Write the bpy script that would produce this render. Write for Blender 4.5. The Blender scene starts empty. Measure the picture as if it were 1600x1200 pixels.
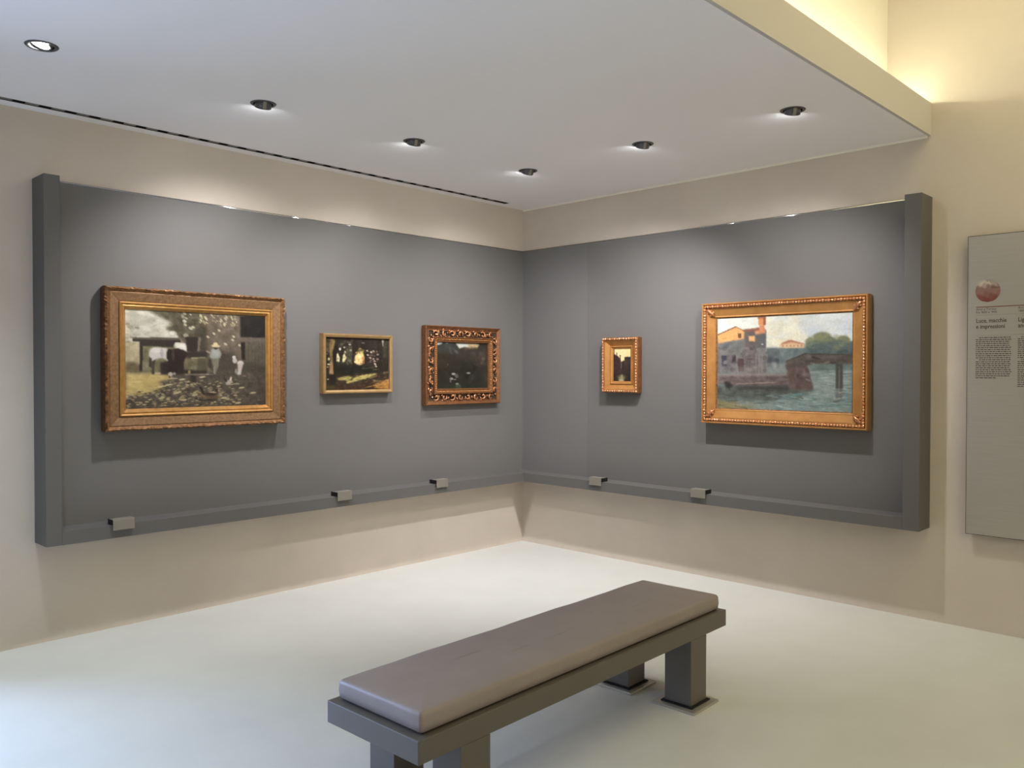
import bpy, bmesh, math, random
import numpy as np
from mathutils import Vector, Matrix

SC = bpy.context.scene
COL = SC.collection
PI = math.pi
rad = math.radians

# ------------------------------------------------------------------ camera, world, big lights, exposure
H = 3.106            # dropped ceiling height
CAM = Vector((-5.6924, -5.3626, 1.6))
yaw, pitch, roll = rad(44.0104), rad(-0.891), rad(0.0527)
fw = Vector((math.cos(yaw) * math.cos(pitch), math.sin(yaw) * math.cos(pitch), math.sin(pitch)))
rt = Vector((math.sin(yaw), -math.cos(yaw), 0))
up = rt.cross(fw)
rt2 = rt * math.cos(roll) + up * math.sin(roll)
up2 = up * math.cos(roll) - rt * math.sin(roll)
cd = bpy.data.cameras.new('camera')
cam = bpy.data.objects.new('camera', cd)
COL.objects.link(cam)
cam.matrix_world = Matrix(((rt2.x, up2.x, -fw.x, CAM.x), (rt2.y, up2.y, -fw.y, CAM.y),
                           (rt2.z, up2.z, -fw.z, CAM.z), (0, 0, 0, 1)))
cd.sensor_fit = 'HORIZONTAL'
cd.sensor_width = 36.0
cd.lens = 36.0 * 1298.48 / 1600.0
cd.clip_start = 0.05
SC.camera = cam

vs = SC.view_settings
vs.view_transform = 'Standard'
vs.look = 'None'
vs.gamma = 1.0
vs.use_curve_mapping = False
vs.exposure = 0.06

world = bpy.data.worlds.new('world')
SC.world = world
world.use_nodes = True
world.node_tree.nodes['Background'].inputs[0].default_value = (0.75, 0.82, 1.0, 1)
world.node_tree.nodes['Background'].inputs[1].default_value = 0.30


def area(name, loc, target, sx, sy, power, color):
    l = bpy.data.lights.new(name, 'AREA')
    l.shape = 'RECTANGLE'
    l.size, l.size_y = sx, sy
    l.energy = power
    l.color = color
    o = bpy.data.objects.new(name, l)
    COL.objects.link(o)
    o.location = loc
    d = Vector(target) - Vector(loc)
    o.rotation_euler = d.to_track_quat('-Z', 'Y').to_euler()
    return o


# daylight through the tall opening in the left wall (outside the frame), warm lamps of the high hall, added warm fill from the back
P_WIN, C_WIN = 760, (0.45, 0.61, 1.0)
P_HALL, C_HALL = 47, (1.0, 0.91, 0.55)
P_FILL = 50
P_LED, C_LED = 46, (1.0, 0.97, 0.74)
P_LENS = 125
P_SPOT = [125, 124, 92, 66, 200, 112]
SPOT_CONE, SPOT_BLEND = 110, 1.0
SPOT_COLOR = (1.0, 0.975, 0.99)
area('window_daylight', (-6.4, 2.4, 1.9), (-6.1, -1.0, 0.7), 2.6, 2.6, P_WIN, C_WIN)
area('hall_ceiling_lamps', (-1.3, -5.6, 4.75), (-1.3, -5.6, 0), 2.2, 3.0, P_HALL, C_HALL)
area('back_fill_light', (-3.6, -8.3, 2.6), (-3.0, -3.0, 1.9), 4.0, 1.6, P_FILL, C_HALL)  # unseen fill, added to lift the surfaces that face the camera


# ------------------------------------------------------------------ helpers
def srgb(r, g, b):
    f = lambda c: (c / 255 / 12.92) if c / 255 <= 0.04045 else ((c / 255 + 0.055) / 1.055) ** 2.4
    return (f(r), f(g), f(b))


class MB:
    def __init__(self):
        self.v, self.f, self.smooth = [], [], []

    def add(self, vs_, fs, smooth=False):
        n = len(self.v)
        self.v += [tuple(p) for p in vs_]
        self.f += [tuple(i + n for i in f) for f in fs]
        self.smooth += [smooth] * len(fs)
        return self

    def box(self, x0, x1, y0, y1, z0, z1):
        x0, x1 = min(x0, x1), max(x0, x1)
        y0, y1 = min(y0, y1), max(y0, y1)
        z0, z1 = min(z0, z1), max(z0, z1)
        p = [(x, y, z) for x in (x0, x1) for y in (y0, y1) for z in (z0, z1)]
        return self.add(p, [(0, 1, 3, 2), (4, 6, 7, 5), (0, 4, 5, 1), (2, 3, 7, 6), (0, 2, 6, 4), (1, 5, 7, 3)])

    def tube(self, path, radii, seg=8, smooth=True, flat=1.0):
        n0 = []
        vs_ = []
        path = [Vector(p) for p in path]
        for i, p in enumerate(path):
            t = (path[min(i + 1, len(path) - 1)] - path[max(i - 1, 0)]).normalized()
            a = Vector((0, 1, 0)) if abs(t.y) < 0.9 else Vector((1, 0, 0))
            b = t.cross(a).normalized()
            a = b.cross(t).normalized()
            for k in range(seg):
                w = 2 * PI * k / seg
                vs_.append(p + a * math.cos(w) * radii[i] * flat + b * math.sin(w) * radii[i])
        fs = []
        for i in range(len(path) - 1):
            for k in range(seg):
                fs.append((i * seg + k, i * seg + (k + 1) % seg, (i + 1) * seg + (k + 1) % seg, (i + 1) * seg + k))
        fs.append(tuple(range(seg))[::-1])
        fs.append(tuple((len(path) - 1) * seg + k for k in range(seg)))
        return self.add(vs_, fs, smooth)

    def ball(self, c, rx, ry, rz, nu=8, nv=5):
        vs_ = [(c[0], c[1], c[2] + rz)]
        for j in range(1, nv):
            th = PI * j / nv
            for k in range(nu):
                w = 2 * PI * k / nu
                vs_.append((c[0] + rx * math.sin(th) * math.cos(w), c[1] + ry * math.sin(th) * math.sin(w), c[2] + rz * math.cos(th)))
        vs_.append((c[0], c[1], c[2] - rz))
        fs = [(0, 1 + k, 1 + (k + 1) % nu) for k in range(nu)]
        for j in range(nv - 2):
            for k in range(nu):
                a = 1 + j * nu
                fs.append((a + k, a + nu + k, a + nu + (k + 1) % nu, a + (k + 1) % nu))
        last = len(vs_) - 1
        a = 1 + (nv - 2) * nu
        fs += [(last, a + (k + 1) % nu, a + k) for k in range(nu)]
        return self.add(vs_, fs, True)

    def build(self, name, mat, parent=None, bevel=0.0, bevel_seg=2):
        me = bpy.data.meshes.new(name)
        me.from_pydata(self.v, [], self.f)
        me.polygons.foreach_set('use_smooth', self.smooth)
        me.update()
        if bevel > 0:
            bm = bmesh.new()
            bm.from_mesh(me)
            bmesh.ops.bevel(bm, geom=list(bm.edges), offset=bevel, segments=bevel_seg, profile=0.5, affect='EDGES')
            bm.to_mesh(me)
            bm.free()
        me.materials.append(mat)
        o = bpy.data.objects.new(name, me)
        COL.objects.link(o)
        if parent is not None:
            o.parent = parent
        return o


def thing(name, label, cat, loc=(0, 0, 0), rz=0.0, group=None):
    o = bpy.data.objects.new(name, None)
    COL.objects.link(o)
    o.empty_display_size = 0.1
    o.location = loc
    o.rotation_euler = (0, 0, rz)
    o['label'] = label
    o['category'] = cat
    if group:
        o['group'] = group
    return o


def struct(o):
    o['kind'] = 'structure'
    return o


# ------------------------------------------------------------------ materials
def mat(name, color, rough=0.5, metal=0.0, spec=0.5, emis=None, estr=0.0):
    m = bpy.data.materials.new(name)
    m.use_nodes = True
    b = m.node_tree.nodes['Principled BSDF']
    b.inputs['Base Color'].default_value = (*color, 1)
    b.inputs['Roughness'].default_value = rough
    b.inputs['Metallic'].default_value = metal
    b.inputs['Specular IOR Level'].default_value = spec
    if emis:
        b.inputs['Emission Color'].default_value = (*emis, 1)
        b.inputs['Emission Strength'].default_value = estr
    return m


def mottled(name, c1, c2, scale=1.5, rough=0.7, spec=0.3, detail=6, bump=0.0, bscale=60, metal=0.0, rough2=None, stretch=None, contrast=(0.3, 0.7)):
    m = mat(name, c1, rough, metal, spec)
    nt = m.node_tree
    b = nt.nodes['Principled BSDF']
    tc = nt.nodes.new('ShaderNodeTexCoord')
    mp = nt.nodes.new('ShaderNodeMapping')
    if stretch:
        mp.inputs['Scale'].default_value = stretch
    nt.links.new(tc.outputs['Object'], mp.inputs['Vector'])
    nz = nt.nodes.new('ShaderNodeTexNoise')
    nz.inputs['Scale'].default_value = scale
    nz.inputs['Detail'].default_value = detail
    nz.inputs['Roughness'].default_value = 0.6
    nt.links.new(mp.outputs[0], nz.inputs['Vector'])
    cr = nt.nodes.new('ShaderNodeValToRGB')
    cr.color_ramp.elements[0].position = contrast[0]
    cr.color_ramp.elements[1].position = contrast[1]
    cr.color_ramp.elements[0].color = (*c1, 1)
    cr.color_ramp.elements[1].color = (*c2, 1)
    nt.links.new(nz.outputs['Fac'], cr.inputs['Fac'])
    nt.links.new(cr.outputs['Color'], b.inputs['Base Color'])
    if bump:
        n2 = nt.nodes.new('ShaderNodeTexNoise')
        n2.inputs['Scale'].default_value = bscale
        n2.inputs['Detail'].default_value = 4
        nt.links.new(mp.outputs[0], n2.inputs['Vector'])
        bp = nt.nodes.new('ShaderNodeBump')
        bp.inputs['Strength'].default_value = bump
        bp.inputs['Distance'].default_value = 0.004
        nt.links.new(n2.outputs['Fac'], bp.inputs['Height'])
        nt.links.new(bp.outputs['Normal'], b.inputs['Normal'])
    return m


M_WALL = mottled('plaster_beige', srgb(199, 188, 176), srgb(209, 198, 185), 1.3, 0.75, 0.25, 7, 0.08, 40)
M_CEIL = mat('ceiling_white', srgb(243, 240, 240), 0.85, 0, 0.2)
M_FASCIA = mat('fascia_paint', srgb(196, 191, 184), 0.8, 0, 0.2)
M_COVE = mat('cove_white', srgb(235, 230, 215), 0.85, 0, 0.2)
M_FLOOR = mottled('floor_resin', srgb(201, 202, 197), srgb(207, 208, 203), 3.0, 0.42, 0.4, 8, 0.015, 200)
M_PANEL = mottled('panel_grey', srgb(106, 104, 102), srgb(109, 107, 105), 1.0, 0.62, 0.35)
M_PANEL_LIT = mottled('panel_grey_lit', srgb(109, 108, 107), srgb(112, 111, 110), 1.0, 0.62, 0.35)  # panel grey with the brighter light near the corner put into its colour
M_TRAY = mat('tray_grey', srgb(94, 92, 90), 0.55, 0, 0.4)
M_TRIM = mat('trim_polished', srgb(185, 184, 182), 0.10, 1.0, 0.5)
M_LED = mat('cove_led', (0.9, 0.8, 0.6), 0.5, 0, 0.5, C_LED, P_LED)
M_LAMP = mat('lamp_face', (0.9, 0.9, 0.9), 0.5, 0, 0.5, (0.93, 0.97, 1.0), P_LENS)
M_RING = mat('lamp_ring', srgb(92, 92, 94), 0.4, 0.6, 0.5)
M_BODY = mat('lamp_body', srgb(98, 98, 99), 0.4, 0.5, 0.5)
M_BLACK = mat('black_recess', srgb(30, 29, 28), 0.7, 0, 0.3)
M_SLOT = mat('slot_black', srgb(34, 32, 30), 0.6, 0, 0.3)
M_BLADE = mat('slot_blade', srgb(120, 117, 113), 0.5, 0.3, 0.5)
M_HOLDER = mat('holder_steel', srgb(140, 134, 125), 0.4, 0.35, 0.5)
M_HOLDER_BLACK = mat('holder_black', srgb(22, 22, 22), 0.5, 0, 0.4)
M_CUSH = mottled('cushion_taupe', srgb(138, 128, 124), srgb(145, 135, 131), 5.0, 0.48, 0.4, 5, 0.06, 18)
M_BENCH = mat('bench_lacquer', srgb(94, 89, 82), 0.42, 0, 0.45)
M_FOOT = mat('foot_steel', srgb(185, 180, 170), 0.28, 0.6, 0.5)
M_GOLD_DULL = mottled('gilding_sanded', srgb(108, 80, 54), srgb(146, 112, 78), 60, 0.55, 0.4, 5, 0.5, 260, 0.35)
M_GOLD_DARK = mottled('gilding_dark', srgb(92, 60, 36), srgb(150, 108, 66), 45, 0.5, 0.4, 6, 0.4, 160, 0.35)
M_GOLD = mottled('gilding_gold', srgb(164, 120, 64), srgb(188, 142, 82), 25, 0.36, 0.5, 4, 0.1, 120, 0.5)
M_GOLD_ORANGE = mottled('gilding_orange', srgb(172, 120, 64), srgb(194, 140, 80), 12, 0.4, 0.5, 5, 0.08, 120, 0.45)
M_GOLD_RED = mottled('gilding_red_bole', srgb(150, 94, 58), srgb(206, 150, 108), 70, 0.26, 0.5, 4, 0.2, 180, 0.5)
M_GOLD_PALE = mottled('gilding_pale', srgb(156, 124, 80), srgb(174, 142, 96), 20, 0.4, 0.5, 4, 0.08, 120, 0.4)
M_GOLD_BROWN = mottled('gilding_brown', srgb(112, 72, 42), srgb(142, 96, 58), 40, 0.4, 0.5, 5, 0.2, 160, 0.45)
M_GOLD_UMBER = mottled('gilding_umber', srgb(98, 62, 36), srgb(138, 92, 56), 50, 0.42, 0.5, 6, 0.4, 160, 0.4)
M_GOLD_BRIGHT = mottled('gilding_burnished', srgb(186, 120, 76), srgb(226, 172, 128), 70, 0.22, 0.5, 4, 0.2, 180, 0.6)
M_BACKING = mat('frame_backing', srgb(60, 44, 30), 0.7)
M_INFO = mottled('info_panel_steel', srgb(184, 178, 168), srgb(190, 184, 174), 4.0, 0.32, 0.5, 3, 0.02, 300, 0.55, None, (1, 1, 30))
M_INFO_EDGE = mat('info_panel_edge', srgb(46, 40, 34), 0.5, 0.3)
M_INK = mat('print_ink', srgb(70, 65, 59), 0.7, 0, 0.2)
M_INK_GREY = mat('print_ink_grey', srgb(112, 108, 102), 0.7, 0, 0.2)
M_INK_BODY = mat('print_ink_body', srgb(84, 79, 73), 0.7, 0, 0.2)
M_INK_RED = mat('print_ink_red', srgb(120, 58, 36), 0.7, 0, 0.2)


def attr_mat(name, rough=0.5, spec=0.35):
    m = mat(name, (0.5, 0.5, 0.5), rough, 0, spec)
    nt = m.node_tree
    a = nt.nodes.new('ShaderNodeAttribute')
    a.attribute_name = 'paint'
    nt.links.new(a.outputs['Color'], nt.nodes['Principled BSDF'].inputs['Base Color'])
    return m


M_CANVAS = attr_mat('oil_paint', 0.42, 0.4)
M_PRINT = attr_mat('printed_disc', 0.6, 0.3)

# ------------------------------------------------------------------ room shell
YF = -3.583     # front edge of the dropped ceiling
ZT = 3.312      # top of its fascia
YC = -3.308     # wall of the light cove above it
ZH = 4.8        # ceiling of the high hall
XL, YB = -9.0, -8.6

struct(MB().box(XL - 0.1, 0.1, YB - 0.1, 0.1, -0.1, 0).build('floor', M_FLOOR))
wl = MB().box(-5.0, 0.1, 0, 0.3, 0, ZH).box(XL - 0.1, -7.0, 0, 0.3, 0, ZH).box(-7.0, -5.0, 0, 0.3, 2.5, ZH)
struct(wl.build('wall_left', M_WALL))
struct(MB().box(0, 0.1, YB - 0.1, 0, 0, ZH).build('wall_right', M_WALL))
struct(MB().box(XL - 0.1, 0.0, YB - 0.1, YB, 0, ZH).build('wall_back', M_WALL))
struct(MB().box(XL - 0.1, XL, YB, 0, 0, ZH).build('wall_far', M_WALL))
win = MB()
for a, b in ((-7.0, -6.94), (-6.03, -5.97), (-5.06, -5.0)):
    win.box(a, b, 0.2, 0.26, 0, 2.5)
win.box(-7.0, -5.0, 0.2, 0.26, 2.44, 2.5).box(-7.0, -5.0, 0.2, 0.26, 0, 0.06)
struct(win.build('window_1', M_TRAY))
struct(MB().box(XL, 0, YB, YC, ZH, ZH + 0.1).build('ceiling_high', M_COVE))

LAMPS = [(-4.42, -1.10), (-3.28, -1.08), (-2.205, -1.10), (-1.10, -1.09), (-1.11, -2.14), (-1.106, -3.18)]
SLOT = (-8.8, -0.333, -0.150, -0.098)      # x0, x1, y0, y1


def boolean_cut(o, cutters):
    for c in cutters:
        md = o.modifiers.new('cut', 'BOOLEAN')
        md.operation = 'DIFFERENCE'
        md.solver = 'EXACT'
        md.object = c
    dg = bpy.context.evaluated_depsgraph_get()
    me = bpy.data.meshes.new_from_object(o.evaluated_get(dg))
    o.modifiers.clear()
    o.data = me
    for c in cutters:
        bpy.data.objects.remove(c)


ceil = struct(MB().box(XL, 0, YF + 0.02, 0, H, H + 0.12).build('ceiling', M_CEIL))
cut = []
for (x, y) in LAMPS:
    c = MB()
    seg = 40
    ring = [(x + 0.056 * math.cos(2 * PI * k / seg), y + 0.056 * math.sin(2 * PI * k / seg)) for k in range(seg)]
    c.add([(a, b, H - 0.05) for a, b in ring] + [(a, b, H + 0.10) for a, b in ring],
          [tuple(range(seg))[::-1], tuple(range(seg, 2 * seg))] + [(k, (k + 1) % seg, seg + (k + 1) % seg, seg + k) for k in range(seg)])
    cut.append(c.build('cutter', M_CEIL))
cut.append(MB().box(SLOT[0], SLOT[1], SLOT[2], SLOT[3], H - 0.05, H + 0.06).build('cutter', M_CEIL))
boolean_cut(ceil, cut)

struct(MB().box(XL, 0, YF, YF + 0.02, H, ZT).build('trim_1', M_FASCIA))             # fascia of the dropped ceiling
struct(MB().box(XL, 0, YC, YC + 0.08, H + 0.12, ZH).build('wall_cove', M_COVE))       # wall rising behind the cove
struct(MB().box(-0.012, 0, YF + 0.02, -0.014, H - 0.014, H).build('trim_2', M_COVE))     # bead where ceiling meets the right wall
led = thing('cove_light_strip', 'hidden warm light strip glowing behind the fascia of the dropped ceiling', 'light strip', (0, -3.44, H + 0.12))
MB().box(XL + 0.1, -0.12, -0.03, -0.01, 0, 0.095).build('mounting_profile', M_COVE, led)
MB().tube([(XL + 0.1, -0.02, 0.104), (-0.02, -0.02, 0.104)], [0.009, 0.009], 12).build('diffuser', M_LED, led)

# ------------------------------------------------------------------ display panels on both walls
ZB, ZR, ZP, ZFT, D = 0.597, 0.675, 2.713, 2.712, 0.20


def display_panel(label, rz, length, post_in, light_edge=None):
    """local x runs along the wall to the right as one faces it; local -y is out of the wall."""
    t = thing('display_panel', label, 'display panel', (0, 0, 0), rz)
    x0, x1 = (-length, 0.0) if rz == 0 else (0.0, length)
    if light_edge is None:
        MB().box(x0, x1, -0.02, 0, ZB, ZFT).build('back_board', M_PANEL, t)
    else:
        MB().box(x0, light_edge, -0.02, 0, ZB, ZFT).build('back_board', M_PANEL_LIT, t)  # board split at the light's edge; the lit corner side is painted lighter
        MB().box(light_edge + 0.001, x1, -0.02, 0, ZB, ZFT).build('back_board', M_PANEL, t)
    px0, px1 = (x0, x0 + post_in) if rz == 0 else (x1 - post_in, x1)
    MB().box(px0, px1, -D, -0.02, ZB, ZP).build('side_post', M_TRAY, t, 0.002)
    if rz == 0:
        MB().add([(px1, -D, ZB), (-D, -D, ZB), (-0.02, -0.02, ZB), (px1, -0.02, ZB),
                  (px1, -D, ZR), (-D, -D, ZR), (-0.02, -0.02, ZR), (px1, -0.02, ZR)],
                 [(0, 3, 2, 1), (4, 5, 6, 7), (0, 1, 5, 4), (1, 2, 6, 5), (2, 3, 7, 6), (3, 0, 4, 7)]).build('bottom_ledge', M_TRAY, t)
    else:
        MB().add([(D, -D, ZB), (px0, -D, ZB), (px0, -0.02, ZB), (0.02, -0.02, ZB),
                  (D, -D, ZR), (px0, -D, ZR), (px0, -0.02, ZR), (0.02, -0.02, ZR)],
                 [(0, 3, 2, 1), (4, 5, 6, 7), (0, 1, 5, 4), (1, 2, 6, 5), (2, 3, 7, 6), (3, 0, 4, 7)]).build('bottom_ledge', M_TRAY, t)
    tr = MB()
    a, b = (px1, -0.01) if rz == 0 else (0.01, px0)
    tr.tube([(a, -0.012, ZFT + 0.002), (b, -0.012, ZFT + 0.002)], [0.008, 0.008], 20)
    tr.build('top_trim', M_TRIM, t)
    return t


display_panel('long grey panel with end post and ledge on the left wall behind three paintings', 0, 4.149, 0.086)
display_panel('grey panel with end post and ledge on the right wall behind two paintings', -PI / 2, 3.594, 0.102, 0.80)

# ------------------------------------------------------------------ label holders hooked over the ledges
def label_holder(label, rz, c):
    loc = (c, -D, ZR) if rz == 0 else (-D, -c, ZR)
    t = thing('label_holder', label, 'label holder', loc, rz, 'metal label holders on the panel ledges')
    w = 0.063
    MB().box(-w + 0.004, w - 0.004, -0.010, 0.075, 0, 0.031).build('block', M_HOLDER_BLACK, t)
    MB().box(-w, w, -0.016, 0.045, 0.031, 0.035).build('top_plate', M_HOLDER, t)
    MB().box(-w, w, -0.020, -0.016, -0.030, 0.035).build('front_plate', M_HOLDER, t, 0.001, 1)


label_holder('metal label holder on the left ledge below the large farmyard painting', 0, -3.727)
label_holder('metal label holder on the left ledge below the thin-framed woodland painting', 0, -2.143)
label_holder('metal label holder on the left ledge below the carved scrollwork frame', 0, -1.189)
label_holder('metal label holder on the right ledge below the tiny upright painting', -PI / 2, 1.042)
label_holder('metal label holder on the right ledge below the large canal painting', -PI / 2, 2.025)


# ------------------------------------------------------------------ painter for the canvases
class Paint:
    def __init__(self, w, h, corners, base, seed=1):
        self.w, self.h = w, h
        self.rng = np.random.default_rng(seed)
        src = np.array(corners, float)                      # TL TR BR BL in sketch units
        dst = np.array([(0, 0), (w - 1, 0), (w - 1, h - 1), (0, h - 1)], float)
        A, b = [], []
        for (x, y), (u, v) in zip(src, dst):
            A.append([x, y, 1, 0, 0, 0, -u * x, -u * y]); b.append(u)
            A.append([0, 0, 0, x, y, 1, -v * x, -v * y]); b.append(v)
        self.Hm = np.append(np.linalg.solve(np.array(A), np.array(b)), 1).reshape(3, 3)
        self.k = (w - 1) / (np.linalg.norm(src[1] - src[0]))
        self.img = np.empty((h, w, 3)); self.img[:] = np.array(base) / 255
        self.yy, self.xx = np.mgrid[0:h, 0:w].astype(float)

    def m(self, p):
        q = np.asarray(p, float).reshape(-1, 2)
        q = np.c_[q, np.ones(len(q))] @ self.Hm.T
        return q[:, :2] / q[:, 2:]

    def blend(self, mask, col):
        c = np.array(col, float) / 255
        self.img += (c - self.img) * mask[..., None]

    def blur(self, a, r):
        if r < 0.3:
            return a
        n = max(1, int(3 * r))
        kx = np.exp(-0.5 * (np.arange(-n, n + 1) / r) ** 2); kx /= kx.sum()
        a = np.apply_along_axis(lambda s: np.convolve(np.pad(s, n, mode='edge'), kx, 'valid'), 0, a)
        return np.apply_along_axis(lambda s: np.convolve(np.pad(s, n, mode='edge'), kx, 'valid'), 1, a)

    def mask(self, pts, soft=0.8):
        q = self.m(pts)
        ins = np.zeros((self.h, self.w), bool)
        for i in range(len(q)):
            (x0, y0), (x1, y1) = q[i], q[(i + 1) % len(q)]
            if y0 == y1:
                continue
            c = ((y0 > self.yy) != (y1 > self.yy))
            xi = (x1 - x0) * (self.yy - y0) / (y1 - y0) + x0
            ins ^= c & (self.xx < xi)
        return self.blur(ins.astype(float), soft)

    def poly(self, pts, col, soft=0.8, alpha=1.0, mottle=0.0, ms=3.0):
        k = self.mask(pts, soft) * alpha
        self.blend(k, col)
        if mottle:
            n = self.blur(self.rng.normal(0, 1, (self.h, self.w)), ms)
            n /= n.std()
            self.img += (k * n * mottle / 255)[..., None]

    def ell(self, c, rx, ry, col, alpha=1.0, ang=0.0, soft=0.5):
        (cx, cy), = self.m([c])
        rx, ry = max(rx * self.k, 0.4), max(ry * self.k, 0.4)
        R = int(max(rx, ry) * (1 + soft) + 3)
        x0, x1 = max(0, int(cx) - R), min(self.w, int(cx) + R + 1)
        y0, y1 = max(0, int(cy) - R), min(self.h, int(cy) + R + 1)
        if x0 >= x1 or y0 >= y1:
            return
        dx, dy = self.xx[y0:y1, x0:x1] - cx, self.yy[y0:y1, x0:x1] - cy
        ca, sa = math.cos(ang), math.sin(ang)
        d = np.sqrt(((dx * ca + dy * sa) / rx) ** 2 + ((-dx * sa + dy * ca) / ry) ** 2)
        k = np.clip((1 + soft * 0.5 - d) / max(soft, 1e-3), 0, 1) * alpha
        c_ = np.array(col, float) / 255
        s = self.img[y0:y1, x0:x1]
        s += (c_ - s) * k[..., None]

    def line(self, a, b, wd, col, alpha=1.0, soft=0.5):
        a, b = np.array(a, float), np.array(b, float)
        n = np.array([-(b - a)[1], (b - a)[0]]); n = n / np.linalg.norm(n) * wd / 2
        self.poly([a - n, b - n, b + n, a + n], col, soft, alpha)

    def dabs(self, pts, n, rx, ry, cols, alpha=0.7, ang=(0, 0), jit=10):
        q = np.array(pts, float)
        lo, hi = q.min(0), q.max(0)
        k = 0
        while k < n:
            p = lo + self.rng.random(2) * (hi - lo)
            ins = False
            for i in range(len(q)):
                (x0, y0), (x1, y1) = q[i], q[(i + 1) % len(q)]
                if (y0 > p[1]) != (y1 > p[1]) and p[0] < (x1 - x0) * (p[1] - y0) / (y1 - y0) + x0:
                    ins = not ins
            k += 1
            if not ins:
                continue
            c = np.array(cols[self.rng.integers(len(cols))]) + self.rng.normal(0, jit)
            s = self.rng.uniform(0.5, 1.4)
            self.ell(p, rx * s, ry * s, c, alpha * self.rng.uniform(0.5, 1), self.rng.uniform(*ang))

    def finish(self, grain=3.0, sat=1.0):
        g = self.img.mean(-1, keepdims=True)
        self.img = g + (self.img - g) * sat
        n = self.blur(self.rng.normal(0, 1, (self.h, self.w)), 0.7)
        self.img += (n / n.std() * grain / 255)[..., None]
        self.img = np.clip(self.img, 0.03, 0.97) ** 1.12
        return self.img


def linear(a):
    return np.where(a <= 0.04045, a / 12.92, ((a + 0.055) / 1.055) ** 2.4)


def canvas(img, W, Hh, n, parent, gain=1.0, name='canvas'):
    """a painted board, W x Hh metres, centred on the local origin, its face at depth n out of the wall"""
    h, w, _ = img.shape
    xs = np.linspace(-W / 2, W / 2, w); zs = np.linspace(Hh / 2, -Hh / 2, h)
    X, Z = np.meshgrid(xs, zs)
    V = np.c_[X.ravel(), np.full(w * h, -n), Z.ravel()]
    i = np.arange(h - 1)[:, None] * w + np.arange(w - 1)[None]
    F = np.stack([i, i + w, i + w + 1, i + 1], -1).reshape(-1, 4)
    nv = len(V)
    B = np.array([(-W / 2, -n + 0.02, Hh / 2), (W / 2, -n + 0.02, Hh / 2), (W / 2, -n + 0.02, -Hh / 2), (-W / 2, -n + 0.02, -Hh / 2)])
    V = np.r_[V, B]
    tl, tr, br, bl = 0, w - 1, nv - 1, nv - w
    F = F.tolist() + [[nv, nv + 1, tr, tl][::-1], [nv + 1, nv + 2, br, tr][::-1], [nv + 2, nv + 3, bl, br][::-1], [nv + 3, nv, tl, bl][::-1], [nv, nv + 1, nv + 2, nv + 3]]
    me = bpy.data.meshes.new(name)
    me.from_pydata(V.tolist(), [], F)
    at = me.attributes.new('paint', 'FLOAT_COLOR', 'POINT')
    c = np.ones((nv + 4, 4))
    c[:nv, :3] = np.clip(linear(img.reshape(-1, 3)) * gain, 0, 0.9)
    c[nv:, :3] = 0.2
    at.data.foreach_set('color', c.astype(np.float32).ravel())
    me.materials.append(M_CANVAS)
    o = bpy.data.objects.new(name, me)
    COL.objects.link(o)
    o.parent = parent
    return o


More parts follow.
